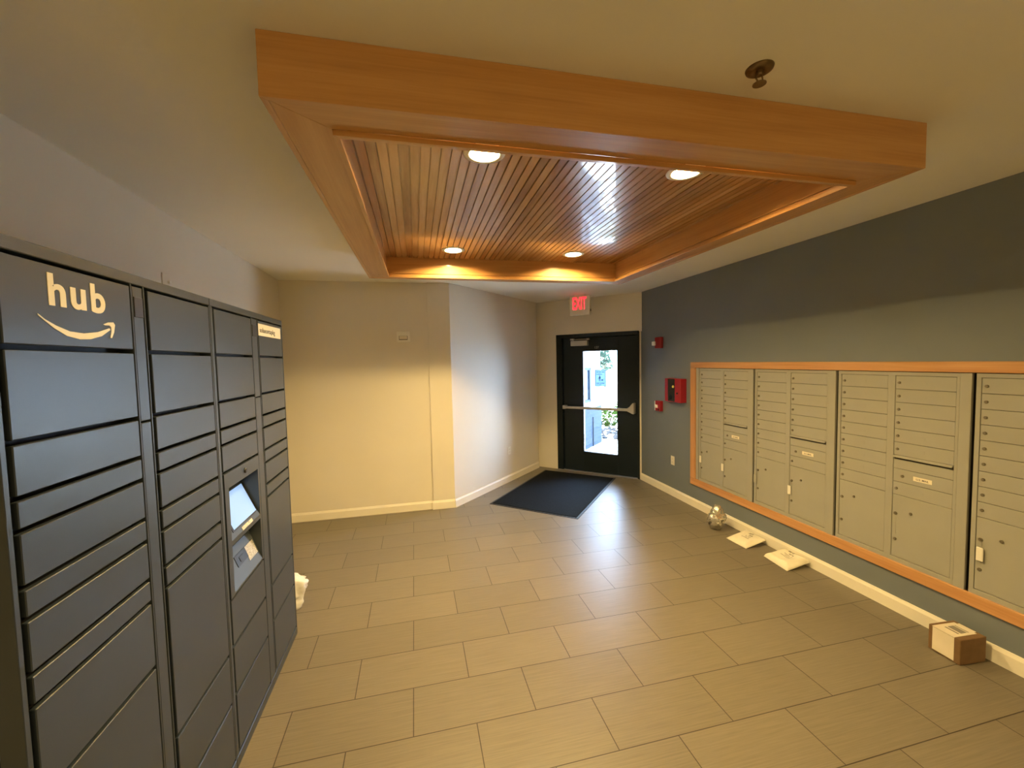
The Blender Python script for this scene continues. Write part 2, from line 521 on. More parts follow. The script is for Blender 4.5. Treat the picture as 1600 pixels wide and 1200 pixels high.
door = thing('door_1', DLOC, DRZ, kind='structure')
b = bmesh.new()
for x0, x1 in ((F0, L0 - .012), (L1 + .008, F1)):
    box(b, x0, x1, -.014, .092, 0, FT, .003)
box(b, F0, F1, -.014, .092, LT + .006, FT, .003)
box(b, L0 - .02, L0 + .012, .078, .092, 0, LT + .01)      # stops
box(b, L1 - .012, L1 + .02, .078, .092, 0, LT + .01)
box(b, L0, L1, .078, .092, LT - .012, LT + .01)
obj('door_frame', b, 'door', door)
b = bmesh.new()
y0, y1 = .028, .073
box(b, L0, G0, y0, y1, .012, LT, .002); box(b, G1, L1, y0, y1, .012, LT, .002)
box(b, G0 - .001, G1 + .001, y0, y1, .012, GB); box(b, G0 - .001, G1 + .001, y0, y1, GT, LT)
leaf = obj('door_leaf', b, 'door', door)
b = bmesh.new()                                           # glazing beads
for x0, x1, z0, z1 in ((G0 - .018, G0 + .004, GB - .018, GT + .018), (G1 - .004, G1 + .018, GB - .018, GT + .018), (G0, G1, GB - .018, GB + .004), (G0, G1, GT - .004, GT + .018)):
    box(b, x0, x1, .021, .08, z0, z1, .002)
obj('glazing_frame', b, 'door', leaf)
obj('glass_pane', BX(G0 - .002, G1 + .002, .047, .053, GB - .002, GT + .002), 'glass', leaf)
obj('threshold', BX(F0 + .01, F1 - .01, -.02, .16, 0, .010, .003), 'metal', door)
# crash bar
b = bmesh.new()
t = bmesh.new(); box(t, .535, 1.585, -.078, -.045, 1.018, 1.058, .008, 2); add(b, t)
box(b, .515, .560, -.070, .03, 1.008, 1.068, .006)
bar = obj('crash_bar', b, 'dull_metal', door)
b = bmesh.new()
plate(b, [(1.565, 1.02), (1.60, 1.005), (1.645, .982), (1.665, .982), (1.665, 1.140), (1.645, 1.140), (1.60, 1.085), (1.565, 1.062)], -.085, .028)
obj('latch_case', b, 'dull_metal', bar)
obj('latch_plate', BX(1.640, 1.688, .016, .029, .945, 1.185, .003), 'door', bar)
# closer
closer = obj('door_closer', BX(.660, .935, -.045, .029, 2.012, 2.092, .006, 2), 'dull_metal', door)
b = bmesh.new()
box(b, .66, .72, -.060, -.02, 2.100, 2.128, .004); box(b, .69, .95, -.055, -.045, 2.105, 2.116, .002)
box(b, .93, .97, -.06, .0, 2.100, 2.124, .003); tube(b, (.70, -.03, 2.09), (.70, -.03, 2.11), .008)
obj('closer_arm', b, 'metal', closer)
text('door_number', '137', 1.036, 1.100, 1.962, 1.998, .0285, 'metal', leaf, .0015)

# sign on the glass
sg = thing('door_sign', DLOC, DRZ, 'small blue pet notice sign stuck on the entrance door glass', 'sign')
sx0, sx1, sz0, sz1 = 1.026, 1.208, 1.372, 1.632
sign_sheet = obj('sign_sheet', BX(sx0 + .016, sx1 - .016, .0436, .0462, sz0 + .010, sz1 - .012), 'decal', sg)
b = bmesh.new()
for a_ in ((sx0, sx0 + .016, sz0, sz1), (sx1 - .016, sx1, sz0, sz1), (sx0 + .016, sx1 - .016, sz0, sz0 + .010), (sx0 + .016, sx1 - .016, sz1 - .012, sz1)):
    box(b, a_[0], a_[1], .0436, .0462, a_[2], a_[3])
obj('sign_border', b, 'decal_border', sg)
b = bmesh.new()                                           # illegible small print, a walking figure and its dog
random.seed(3)
for z, wds, hh in ((1.597, (3, 4, 4), .016), (1.562, (9,), .014), (1.431, (5, 6), .010), (1.416, (4, 7), .010), (1.400, (8,), .010)):
    x = sx0 + .028; b = bmesh.new()
    for wd in wds:
        for k in range(wd):
            w = random.uniform(.006, .009)
            if x + w < sx1 - .026: box(b, x, x + w, .0424, .0435, z - hh / 2, z + hh / 2 * random.uniform(.4, 1))
            x += w + .003
        x += .006
    obj('print_line', b, 'decal_ink', sg)
b = bmesh.new()
plate(b, [(1.092, 1.455), (1.100, 1.455), (1.106, 1.492), (1.110, 1.492), (1.112, 1.455), (1.120, 1.455), (1.118, 1.505), (1.124, 1.515), (1.116, 1.525), (1.108, 1.530), (1.098, 1.528), (1.080, 1.497), (1.074, 1.487), (1.078, 1.483), (1.094, 1.505)], .0424, .0435)
lathe(b, [(0, .0011), (.009, .0011), (.009, 0), (0, 0)], 16, facing(1.104, 1.536, .0435))
obj('walking_figure', b, 'decal_ink', sg)
b = bmesh.new()
plate(b, [(1.132, 1.455), (1.138, 1.455), (1.140, 1.466), (1.152, 1.466), (1.154, 1.455), (1.160, 1.455), (1.158, 1.480), (1.166, 1.490), (1.160, 1.494), (1.154, 1.484), (1.136, 1.482), (1.128, 1.490)], .0424, .0435)
obj('dog_figure', b, 'decal_ink', sg)

# ---------------------------------------------------------------- outside, seen through the door
b = bmesh.new()
prism(b, [(2.0, 6.95), (3.62, 5.33), (20, -11.0), (20, 40), (-15, 40), (-15, 9.0), (1.2, 7.6)], -.20, -.02)
struct('ground', b, 'concrete')
W = (0.215, 0.16, 2.56)                                   # wing wall: local x of its face, y from, y to
def local_struct(name, bm, mat):
    o = struct(name, bm, mat); o.location = DLOC; o.rotation_euler = (0, 0, DRZ); return o
local_struct('wall_exterior', BX(W[0] - .25, W[0] - .015, W[1], W[2] - .02, .78, 3.1), 'siding')
local_struct('wall_brick', BX(W[0] - .27, W[0], W[1], W[2], -.1, .80), 'brick')
local_struct('trim_1', BX(W[0] - .30, W[0] + .035, W[1], W[2] + .035, .80, .845, .006), 'siding')
win = thing('window_1', DLOC, DRZ, kind='structure')
b = bmesh.new()
wy0, wy1, wz0, wz1 = .9, 1.90, .93, 1.63
wx0, wx1 = W[0] - .03, W[0] + .022
for a_ in ((wy0, wy0 + .07, wz0, wz1), (wy1 - .07, wy1, wz0, wz1), (wy0, wy1, wz0, wz0 + .05), (wy0, wy1, wz1 - .05, wz1), (1.38, 1.41, wz0, wz1)):
    box(b, wx0, wx1, a_[0], a_[1], a_[2], a_[3])
obj('window_frame', b, 'window_frame', win)
obj('window_glass', BX(W[0] - .02, W[0] - .004, wy0 + .03, wy1 - .03, wz0 + .02, wz1 - .02), 'window_dark', win)
cp = thing('wall_conduit', DLOC, DRZ, 'thin dark conduit pipe running up the blue brick wall outside', 'pipe')
b = bmesh.new(); tube(b, (W[0] + .012, 2.03, -.02), (W[0] + .012, 2.03, .60), .011)
for z in (.12, .45): box(b, W[0] + .0005, W[0] + .026, 2.012, 2.048, z, z + .02)
obj('pipe', b, 'conduit', cp)

b = bmesh.new()
random.seed(11)
M4 = Matrix.Translation(DLOC) @ Matrix.Rotation(DRZ, 4, 'Z')
for k in range(420):
    x, y = random.uniform(-1.3, 1.5), random.uniform(2.95, 4.45)
    t = bmesh.new(); bmesh.ops.create_icosphere(t, subdivisions=1, radius=random.uniform(.025, .06))
    add(b, t, M4 @ Matrix.Translation((x, y, -.005)) @ Matrix.Rotation(random.uniform(0, 6), 4, 'Z') @ Matrix.Diagonal((1.3, .9, .6, 1)))
props(obj('river_stones', b, 'gravel'), 'bed of grey river stones beside the walk outside the door', 'stones', kind='stuff')

def leaves(bm, fn, n, size):
    for k in range(n):
        p = fn(); s = size * random.uniform(.6, 1.3)
        m = Matrix.Translation(p) @ Matrix.Rotation(random.uniform(0, 6.28), 4, 'Z') @ Matrix.Rotation(random.uniform(-1.2, 1.2), 4, 'X')
        vs = [bm.verts.new(m @ Vector(c)) for c in ((-.4 * s, 0, 0), (0, -.35 * s, .1 * s), (s, 0, 0), (0, .35 * s, .1 * s))]
        bm.faces.new(vs)
def blob(c, r):
    def f():
        d = Vector((random.gauss(0, 1), random.gauss(0, 1), random.gauss(0, 1))).normalized() * random.uniform(.55, 1) ** .5
        return Vector((c[0] + d.x * r[0], c[1] + d.y * r[1], c[2] + d.z * r[2]))
    return f
for i, (lx, ly, hh, lab) in enumerate(((-.36, 4.62, .50, 'bright green leafy shrub just behind the river stones outside'), (-.10, 5.65, .66, 'taller green shrub standing behind the first shrub outside'))):
    c = M4 @ Vector((lx, ly, 0))
    sh = thing('shrub', (c.x, c.y, -.02), 0, lab, 'shrub', 'shrubs outside the door')
    b = bmesh.new(); leaves(b, blob((0, 0, hh * .52), (.42, .42, hh * .5)), 900, .07); obj('foliage', b, 'leaf', sh)
    b = bmesh.new()
    for k in range(6): tube(b, (0, 0, -.0), (random.uniform(-.25, .25), random.uniform(-.25, .25), hh * .8), .008, 6)
    obj('stem', b, 'bark', sh)
tr = thing('tree', (10.65, 22.3, -.02), 0, 'pale green tree standing far beyond the entrance door', 'tree')
b = bmesh.new()
for k in range(6):
    z = 1.45 + k * .42
    leaves(b, blob((random.uniform(-.1, .1), 0, z), (.44 - .04 * k, .44 - .04 * k, .34)), 420, .13)
obj('foliage', b, 'leaf_pale', tr)
b = bmesh.new(); tube(b, (0, 0, 0), (0, 0, 3.4), .07); obj('trunk', b, 'bark', tr)

# ---------------------------------------------------------------- wooden tray ceiling with beadboard
FZ, BZ = 2.5686, 2.730
O = [(-.411, 1.357), (2.110, 1.355), (2.098, 4.012), (-.383, 3.985)]       # outside corners, near-left first
I = [(-.240, 1.505), (1.949, 1.517), (1.943, 3.815), (-.221, 3.850)]       # inside corners
def inset(P, d):
    cx = sum(p[0] for p in P) / 4; cy = sum(p[1] for p in P) / 4
    return [(p[0] + (d if p[0] < cx else -d), p[1] + (d if p[1] < cy else -d)) for p in P]
tray = thing('wooden_ceiling_tray', (0.86, 2.68, H), 0, 'varnished honey maple tray frame with grooved beadboard hanging under the ceiling', 'ceiling tray')
TM = Matrix.Translation((-0.86, -2.68, -H))
def ring_part(name, A, B, k, z0, z1):
    j = (k + 1) % 4
    bm = bmesh.new(); prism(bm, [A[k], A[j], B[j], B[k]], z0, z1)
    bmesh.ops.bevel(bm, geom=list(bm.edges), offset=.0018, segments=2, profile=.5, affect='EDGES')
    bm.transform(TM)
    return obj(name, bm, 'maple_x' if k % 2 == 0 else 'maple_y', tray)
O1 = inset(O, .020); I0 = inset(I, -.016); I1 = inset(I, .020); I2 = inset(I, .004)
for k in range(4):
    ring_part('fascia_board', O, O1, k, FZ, H)
    ring_part('soffit_board', O1, inset(I, -.002), k, FZ + .002, FZ + .022)
    ring_part('inner_board', I0, I2, k, FZ + .022, BZ + .015)
    ring_part('lip_moulding', inset(I, -.001), I1, k, FZ - .016, FZ + .003)
# beadboard: grooved strips modelled as steps in one panel
b = bmesh.new()
x = SLAT_X0
prof = []
gw, gd = .0075, .014
xa, xb = I[0][0] - .005, I[1][0] + .005
ya, yb = 1.50, 3.86
xs = []
g = SLAT_X0 - 2 * SLAT
while g < xb + SLAT:
    if xa + .004 < g < xb - .004: xs.append(g)
    g += SLAT
prof.append((xa, BZ))
for g in xs:
    prof += [(g - gw / 2, BZ), (g - gw / 2 + .001, BZ + gd), (g + gw / 2 - .001, BZ + gd), (g + gw / 2, BZ)]
prof.append((xb, BZ))
va = [b.verts.new((px, ya, pz)) for px, pz in prof]; vb = [b.verts.new((px, yb, pz)) for px, pz in prof]
for i in range(len(prof) - 1):
    b.faces.new((va[i], vb[i], vb[i + 1], va[i + 1]))
top = [b.verts.new(c) for c in ((xa, ya, BZ + .018), (xb, ya, BZ + .018), (xb, yb, BZ + .018), (xa, yb, BZ + .018))]
b.faces.new(top)
b.faces.new([va[0], top[0], top[3], vb[0]]); b.faces.new([va[-1], vb[-1], top[2], top[1]])
b.faces.new(va + [top[1], top[0]]); b.faces.new(vb + [top[2], top[3]])
bmesh.ops.recalc_face_normals(b, faces=b.faces)
bead = obj('beadboard_panel', b, 'bead')
# keep the grain aligned with world x: panel stays at the world origin under the tray
bead.parent = tray; bead.location = (-0.86, -2.68, -H)

LAMPS = ((.331, 1.897), (1.356, 1.899), (.334, 3.535), (1.389, 3.522))
def cut_cans(o, z0, z1, off=(0, 0, 0)):
    bm = bmesh.new()
    for x, y in LAMPS:
        t = bmesh.new(); bmesh.ops.create_cone(t, cap_ends=True, segments=40, radius1=.0745, radius2=.0745, depth=z1 - z0)
        add(bm, t, Matrix.Translation((x + off[0], y + off[1], (z0 + z1) / 2 + off[2])))
    me = bpy.data.meshes.new('cutter'); bm.to_mesh(me); bm.free()
    c = bpy.data.objects.new('cutter', me); COL.objects.link(c)
    c.location = o.matrix_basis.translation
    if o.parent: c.location = Vector(o.parent.location) + Vector(o.location)
    md = o.modifiers.new('cans', 'BOOLEAN'); md.operation = 'DIFFERENCE'; md.object = c; md.solver = 'EXACT'
    bpy.context.view_layer.update()
    me2 = bpy.data.meshes.new_from_object(o.evaluated_get(bpy.context.evaluated_depsgraph_get()))
    o.modifiers.clear(); o.data = me2
    bpy.data.objects.remove(c)
cut_cans(bead, BZ - .02, BZ + .03)
cut_cans(bpy.data.objects['ceiling'], H - .01, H + .06)
RECESS = .024
for (x, y, lab) in ((.331, 1.897, 'glowing recessed ceiling light, near left of the four in the wooden tray'),
                    (1.356, 1.899, 'glowing recessed ceiling light, near right of the four in the wooden tray'),
                    (.334, 3.535, 'glowing recessed ceiling light, far left of the four in the wooden tray'),
                    (1.389, 3.522, 'glowing recessed ceiling light, far right of the four in the wooden tray')):
    t_ = thing('recessed_light', (x, y, BZ), 0, lab, 'ceiling light', 'recessed lights in the wooden tray')
    b = bmesh.new(); lathe(b, [(.0665, RECESS), (.0665, -.004), (.070, -.006), (.082, -.0065), (.093, -.003), (.095, 0), (.0735, 0), (.0735, RECESS), (.0665, RECESS)], 40)
    obj('trim_ring', b, 'trim_ring', t_, True)
    b = bmesh.new(); lathe(b, [(0, RECESS - .004), (.040, RECESS - .0035), (.0655, RECESS - .002), (.0655, RECESS), (0, RECESS)], 40)
    obj('lamp_lens', b, 'lens', t_)

sp = thing('fire_sprinkler', (1.147, 1.216, H), 0, 'small dark brass fire sprinkler head on the ceiling', 'sprinkler')
b = bmesh.new(); lathe(b, [(0, -.008), (.020, -.010), (.030, -.012), (.041, -.006), (.043, 0), (0, 0)], 32); obj('escutcheon', b, 'brass', sp, True)
b = bmesh.new(); lathe(b, [(0, -.024), (.009, -.024), (.011, -.018), (.011, -.006), (0, -.006)], 16)
for s in (-1, 1):
    tube(b, (s * .010, 0, -.020), (s * .013, 0, -.034), .0025); tube(b, (s * .013, 0, -.034), (s * .003, 0, -.046), .0025)
obj('sprinkler_body', b, 'brass', sp)
b = bmesh.new(); lathe(b, [(0, -.048), (.017, -.046), (.021, -.049), (.021, -.051), (0, -.052)], 24); obj('deflector', b, 'brass', sp)

# ---------------------------------------------------------------- parcel lockers (local x along the front, y into the wall)
LX = -.839
ZR = (2.056, 1.852, 1.646, 1.525, 1.454, 1.330, 1.259, 1.136, 1.063)     # row lines shared by every column
LTOP = 2.0905
DEPTH = 0.60
GAP = .014
def locker(y0, width, label):
    r = thing('parcel_locker', (LX, y0, 0), PI / 2, label, 'locker', 'parcel lockers along the left wall')
    b = bmesh.new()
    box(b, 0, width, .046, DEPTH, .0, LTOP - .004)                                # cabinet box behind the doors
    cab = obj('cabinet_body', b, 'locker', r)
    return r
def add_frame(r, width, spans):
    b = bmesh.new()
    box(b, 0, width, -.002, .045, ZR[0] + .004, LTOP, .002)
    box(b, 0, width, -.002, .045, .0, .050, .002)
    for x0, x1 in spans: box(b, x0, x1, -.002, .045, .050, ZR[0] + .004, .0015)
    obj('face_frame', b, 'locker', r)
def recess(r, x0, x1):
    obj('gap_shade_sheet', BX(x0, x1, .040, .0455, .05, ZR[0] + .003), 'locker_shade', r)  # dark sheet behind the doors, paints the shade in their gaps
def doors(r, x0, x1, lines):
    out = []
    for zt, zb in zip(lines, lines[1:]):
        out.append(obj('locker_door', BX(x0, x1, -.001, .014, zb + GAP * .55, zt - GAP * .35, .0018), 'locker', r))
    return out
def centre_strip(r, x0, x1):
    for z0, z1 in ((.05, 1.632), (1.637, ZR[0])):
        obj('centre_strip', BX(x0 + .003, x1 - .003, -.0005, .0095, z0, z1 - .002, .0015), 'locker', r)
    obj('reader_patch', BX(x0 + .006, x1 - .006, -.003, .0, 1.960, 2.022, .001), 'locker_patch', r)

A0 = 1.060
l1 = locker(A0, .945, 'dark slate parcel locker with a cream smile emblem and the word hub')
recess(l1, .012, .935)
add_frame(l1, .945, ((0, .014), (.446, .4525), (.507, .513), (.937, .945)))
dA = doors(l1, .030, .443, ZR + (.851, .318, .055))
dB = doors(l1, .531, .936, ZR + (.536, .316, .055))
centre_strip(l1, .4525, .507)
hubd = dA[0]
for ch, x0, x1, z0, z1 in (('h', 1.210, 1.261, 1.955, 2.032), ('u', 1.276, 1.326, 1.954, 2.009), ('b', 1.343, 1.395, 1.953, 2.031)):
    text('emblem_letter', ch, x0 - A0, x1 - A0, z0, z1, -.001, 'cream_vinyl', hubd, .0012, .030)
smile = [(1.177, 1.932), (1.194, 1.921), (1.225, 1.908), (1.265, 1.897), (1.31, 1.895), (1.36, 1.902), (1.405, 1.916), (1.407, 1.911), (1.373, 1.892), (1.331, 1.881), (1.296, 1.879), (1.256, 1.885), (1.22, 1.901), (1.194, 1.917), (1.178, 1.928)]
arrow = [(1.382, 1.925), (1.402, 1.932), (1.422, 1.934), (1.428, 1.927), (1.422, 1.905), (1.412, 1.889), (1.406, 1.889), (1.412, 1.907), (1.412, 1.92), (1.406, 1.924), (1.389, 1.923)]
b = bmesh.new()
t = bmesh.new(); plate(t, [(y - A0, z) for y, z in smile], -.0022, -.001); add(b, t)
t = bmesh.new(); plate(t, [(y - A0, z) for y, z in arrow], -.0022, -.001); add(b, t)
obj('smile_emblem', b, 'cream_vinyl', hubd)

C0 = 2.008
l2 = locker(C0, .970, 'dark slate parcel locker with a glowing touchscreen kiosk in its front')
for o_ in l2.children:                                    # cabinet with room for the kiosk recess
    bpy.data.objects.remove(o_)
b = bmesh.new()
K0, K1 = .078, .427                                       # kiosk opening in local x
box(b, 0, .970, .095, DEPTH, 0, LTOP - .004)
box(b, 0, K0, .046, .10, 0, LTOP - .004); box(b, K1, .970, .046, .10, 0, LTOP - .004)
box(b, K0, K1, .046, .10, 1.256, LTOP - .004); box(b, K0, K1, .046, .10, 0, .770)
for a_ in (K0 - .02, K1): box(b, a_, a_ + .02, .012, .046, .762, 1.32)
box(b, K0, K1, .012, .046, 1.256, 1.30)
obj('cabinet_body', b, 'locker', l2)
for z0, z1, x0, x1 in ((1.33, ZR[0] + .003, .025, .455), (.05, .757, .025, .455), (.05, ZR[0] + .003, .54, .962)):
    obj('gap_shade_sheet', BX(x0, x1, .040, .0455, z0, z1), 'locker_shade', l2)
add_frame(l2, .970, ((0, .022), (.449, .456), (.533, .540), (.957, .970)))
doors(l2, .037, .447, ZR[:6]); doors(l2, .037, .447, (.757, .543, .322, .055))
dD = doors(l2, .552, .955, ZR + (.553, .346, .055))
centre_strip(l2, .456, .533)
nl = obj('name_label', BX(.549, .929, -.0024, -.001, 1.970, 2.036), 'cream_vinyl', dD[0])
text('label_lettering', 'solaeontapkg', .569, .823, 1.980, 2.016, -.0024, 'ink', nl, .0006, .012)
# kiosk: frame, two sloping panels in recesses
kz0, kz1 = .762, 1.326
b = bmesh.new()
box(b, .037, K0, -.002, .012, kz0, kz1); box(b, K1, .447, -.002, .012, kz0, kz1)
box(b, K0, K1, -.002, .012, 1.256, kz1)
box(b, K0, K1, -.002, .004, .990, 1.012)
kiosk = obj('kiosk_frame', b, 'locker', l2)
b = bmesh.new(); side_prism(b, [(-.0015, 1.011), (.0035, 1.003), (.095, 1.180), (.095, 1.198), (.076, 1.192)], K0, K1)
p1 = obj('screen_panel', b, 'kiosk', kiosk)
b = bmesh.new(); side_prism(b, [(-.0015, .771), (.0, .762), (.095, .76), (.095, .935), (.057, .929)], K0, K1)
p2 = obj('scanner_panel', b, 'kiosk', kiosk)
def on_slope(P, Q, off):
    """map panel coords (x, t 0..1 up the slope) to a raised point"""
    d = Vector((0, Q[0] - P[0], Q[1] - P[1])); n = Vector((0, -d.z, d.y)).normalized()
    def f(x, t): v = Vector((x, P[0], P[1])) + d * t + n * off; return v
    return f
def slope_plate(name, P, Q, pts, off0, off1, mat, parent):
    bm = bmesh.new()
    lo = on_slope(P, Q, off0); hi = on_slope(P, Q, off1)
    a = [bm.verts.new(hi(*p)) for p in pts]; c = [bm.verts.new(lo(*p)) for p in pts]
    bm.faces.new(a); bm.faces.new(list(reversed(c)))
    for i in range(len(pts)):
        j = (i + 1) % len(pts); bm.faces.new((a[j], a[i], c[i], c[j]))
    bmesh.ops.recalc_face_normals(bm, faces=bm.faces)
    return obj(name, bm, mat, parent)
P1, Q1 = (-.0015, 1.011), (.076, 1.192)
P2, Q2 = (-.0015, .771), (.057, .929)
R_ = lambda x0, x1, t0, t1: [(x0, t0), (x1, t0), (x1, t1), (x0, t1)]
slope_plate('screen_bezel', P1, Q1, R_(.120, .424, .13, .995), 0, .002, 'black', p1)
slope_plate('touch_screen', P1, Q1, R_(.135, .408, .17, .985), .002, .0026, 'screen', p1)
slope_plate('gold_sticker', P1, Q1, R_(.205, .330, .004, .09), 0, .0012, 'sticker', p1)
slope_plate('scanner_window', P2, Q2, R_(.190, .310, .42, .74), 0, .003, 'black', p2)
slope_plate('scanner_eye', P2, Q2, R_(.225, .270, .50, .64), .003, .005, 'locker_patch', p2)
slope_plate('speckled_label', P2, Q2, R_(.310, .415, .28, .72), 0, .001, 'speckle', p2)
b = bmesh.new(); lathe(b, [(0, .008), (.010, .008), (.013, .004), (.013, 0), (0, 0)], 20, facing(.263, 1.290, -.002)); obj('camera_eye', b, 'black', kiosk)

# ---------------------------------------------------------------- mailboxes
PITCH, MTOP = .0911, 1.642
def mailbox():
    r = thing('mailbox_unit', (XR, 2.600, 0), -PI / 2, None, 'mailbox', 'mailbox units in the slate wall')
    Wd = .815
    z0, z1 = .350, 1.668
    obj('cabinet_body', BX(.004, Wd - .004, .008, .28, z0, z1), 'mail_gap_shade', r)
    b = bmesh.new()
    box(b, .012, .034, -.006, .010, z0, z1, .001)
    box(b, .363, .407, -.006, .010, z0, z1, .001)
    box(b, .741, .757, -.006, .010, z0, z1, .001); box(b, .759, Wd - .002, -.010, .010, z0, z1, .0015)
    box(b, .012, Wd - .002, -.007, .010, MTOP + .002, z1, .001); box(b, .012, Wd - .002, -.007, .010, z0, .383, .001)
    obj('face_frame', b, 'mail', r)
    def lock(parent, x, z, rad=.0088):
        b = bmesh.new()
        lathe(b, [(0, .008), (rad * .85, .008), (rad, .006), (rad, 0), (0, 0)], 16, facing(x, z, -.003))
        box(b, x - .0012, x + .0012, -.0115, -.010, z - .005, z + .005)
        return obj('door_lock', b, 'lock', parent)
    def small(x0, x1, zt, zb):
        d = obj('mail_door', BX(x0, x1, -.003, .008, zb + .0022, zt - .0005, .0012), 'mail', r)
        lock(d, x0 + .022, zt - PITCH * .52)
        t = obj('door_number_plate', BX(x0 + .150, x0 + .178, -.0036, -.003, zt - PITCH * .60, zt - PITCH * .42), 'mail', d)
        return d
    def parcel(x0, x1, zt):
        d = obj('parcel_door', BX(x0, x1, -.003, .008, .386, zt - .0005, .0014), 'mail', r)
        lock(d, x0 + .022, .690, .0105); lock(d, x0 + .022, .510, .0095); lock(d, x0 + .112, .716, .0085)
        obj('finger_pull', BX(x0 + .006, x0 + .026, -.0045, -.003, .545, .665, .0008), 'mail', d)
        return d
    for k in range(9): small(.036, .361, MTOP - k * PITCH, MTOP - (k + 1) * PITCH)
    parcel(.036, .361, MTOP - 9 * PITCH)
    for k in range(6): small(.409, .739, MTOP - k * PITCH, MTOP - (k + 1) * PITCH)
    s0 = MTOP - 6 * PITCH
    # outgoing mail slot: opening under a tipped-out flap
    obj('slot_panel', BX(.409, .739, -.003, .008, s0 - PITCH + .002, s0 - .028, .001), 'mail', r)
    b = bmesh.new(); side_prism(b, [(-.003, s0 + .001), (-.020, s0 - .012), (-.018, s0 - .014), (.004, s0 - .004)], .411, .737)
    obj('slot_flap', b, 'mail', r)
    d = obj('outgoing_mail_door', BX(.409, .739, -.003, .008, s0 - 2 * PITCH + .0022, s0 - PITCH - .0005, .0012), 'mail', r)
    lock(d, .466, s0 - 1.52 * PITCH, .0095)
    lp = obj('mail_label', BX(.528, .632, -.0038, -.003, s0 - 1.66 * PITCH, s0 - 1.34 * PITCH), 'cream_vinyl', d)
    text('label_lettering', 'U.S. MAIL', .545, .615, s0 - 1.58 * PITCH, s0 - 1.44 * PITCH, -.0038, 'ink', lp, .0004, .01)
    small(.409, .739, s0 - 2 * PITCH, s0 - 3 * PITCH)
    parcel(.409, .739, s0 - 3 * PITCH)
    return r
u = mailbox()
for y, lab in ((4.240, 'grey mailbox unit nearest the entrance door, first of four'),
               (3.420, 'grey mailbox unit second from the entrance door'),
               (2.600, 'grey mailbox unit third from the entrance door, above the cardboard box'),
               (1.780, 'grey mailbox unit farthest from the entrance door, cut by the right picture edge')):
    m_ = u if y == 2.600 else copy_tree(u)
    m_.location = (XR, y, 0); m_['label'] = lab

fr = thing('mailbox_surround', (XR, 4.37, 0), -PI / 2, 'orange maple frame boards around the grey mailbox wall', 'wooden frame')
L = 4.37 - .900
b = bmesh.new(); box(b, 0, L, -.020, .0, 1.672, 1.738, .003); obj('top_board', b, 'frame_x', fr)
b = bmesh.new(); box(b, 0, L, -.020, .0, .274, .352, .003); obj('bottom_board', b, 'frame_x', fr)
obj('side_board', BX(0, .085, -.020, .0, .353, 1.671, .003), 'frame_z', fr)
obj('side_board', BX(L - .085, L, -.020, .0, .353, 1.671, .003), 'frame_z', fr)
obj('filler_strip', BX(.086, .132, -.004, .0, .353, 1.670), 'mail', fr)

for y, z, lab, mt in ((4.189, .613, 'white key tag on the first parcel door from the entrance', 'white_plastic'),
                      (3.830, .603, 'white key tag on the second parcel door from the entrance', 'white_plastic'),
                      (3.384, .602, 'dull grey key tag on the third parcel door from the entrance', 'mail'),
                      (3.002, .606, 'white key tag on the fourth parcel door from the entrance', 'white_plastic'),
                      (1.718, .607, 'white key tag on the parcel door at the right picture edge', 'white_plastic')):
    k = thing('key_tag', (XR, y, z), -PI / 2, lab, 'key tag', 'key tags hanging on the parcel doors')
    obj('tag', BX(-.016, .016, -.020, -.0118, -.042, .040, .004, 2), mt, k)
    b = bmesh.new(); tube(b, (.006, -.0135, .036), (.006, -.0135, .078), .0014, 8); obj('ring', b, 'metal', k)

# ---------------------------------------------------------------- devices on the walls
ex = thing('exit_sign', (DX, DY, 0), -PI / 4, 'white exit sign with glowing red letters hanging above the entrance door', 'exit sign')
ey = -.36
b = bmesh.new(); box(b, .795, 1.110, ey, ey + .055, 2.452, 2.734, .006, 2); hs = obj('housing', b, 'white_plastic', ex)
obj('canopy', BX(.87, 1.03, ey + .0, ey + .055, 2.734, H, .003), 'white_plastic', ex)
obj('test_button', BX(1.1095, 1.118, ey + .018, ey + .04, 2.50, 2.535, .002), 'black', ex)
text('exit_lettering', 'EXIT', .845, 1.060, 2.535, 2.715, ey, 'exit_red', hs, .002, .02)

st = thing('alarm_strobe', (XR, 5.129, 0), -PI / 2, 'small red alarm strobe high on the slate wall by the door', 'alarm strobe')
obj('housing', BX(.035, .175, -.045, 0, 1.925, 2.075, .008, 2), 'red', st)
obj('strobe_lens', BX(.010, .062, -.075, -.040, 1.965, 2.020, .008, 2), 'white_plastic', st)
pu = thing('fire_pull_station', (XR, 5.117, 0), -PI / 2, 'small red and white fire pull station low on the slate wall', 'fire alarm pull')
obj('housing', BX(.04, .155, -.05, 0, 1.080, 1.220, .007, 2), 'red', pu)
obj('pull_handle', BX(.050, .110, -.068, -.049, 1.125, 1.165, .004), 'white_plastic', pu)
b = bmesh.new(); box(b, .025, .045, -.050, -.004, 1.085, 1.215, .003); obj('white_edge', b, 'white_plastic', pu)
b = bmesh.new(); lathe(b, [(0, .008), (.010, .008), (.010, 0), (0, 0)], 16, facing(.125, 1.105, -.05)); obj('key_switch', b, 'black', pu)
fa = thing('fire_alarm_box', (XR, 4.795, 0), -PI / 2, 'red fire alarm box with a dark centre window beside the mailboxes', 'fire alarm')
fb = obj('cabinet', BX(0, .330, -.085, 0, 1.240, 1.535, .006, 2), 'red', fa)
obj('display_window', BX(.070, .215, -.0875, -.085, 1.248, 1.528, .001), 'red_dark', fa)
b = bmesh.new(); lathe(b, [(0, .008), (.016, .007), (.018, 0), (0, 0)], 20, facing(.185, 1.435, -.0875)); obj('indicator_lamp', b, 'yellow', fa)
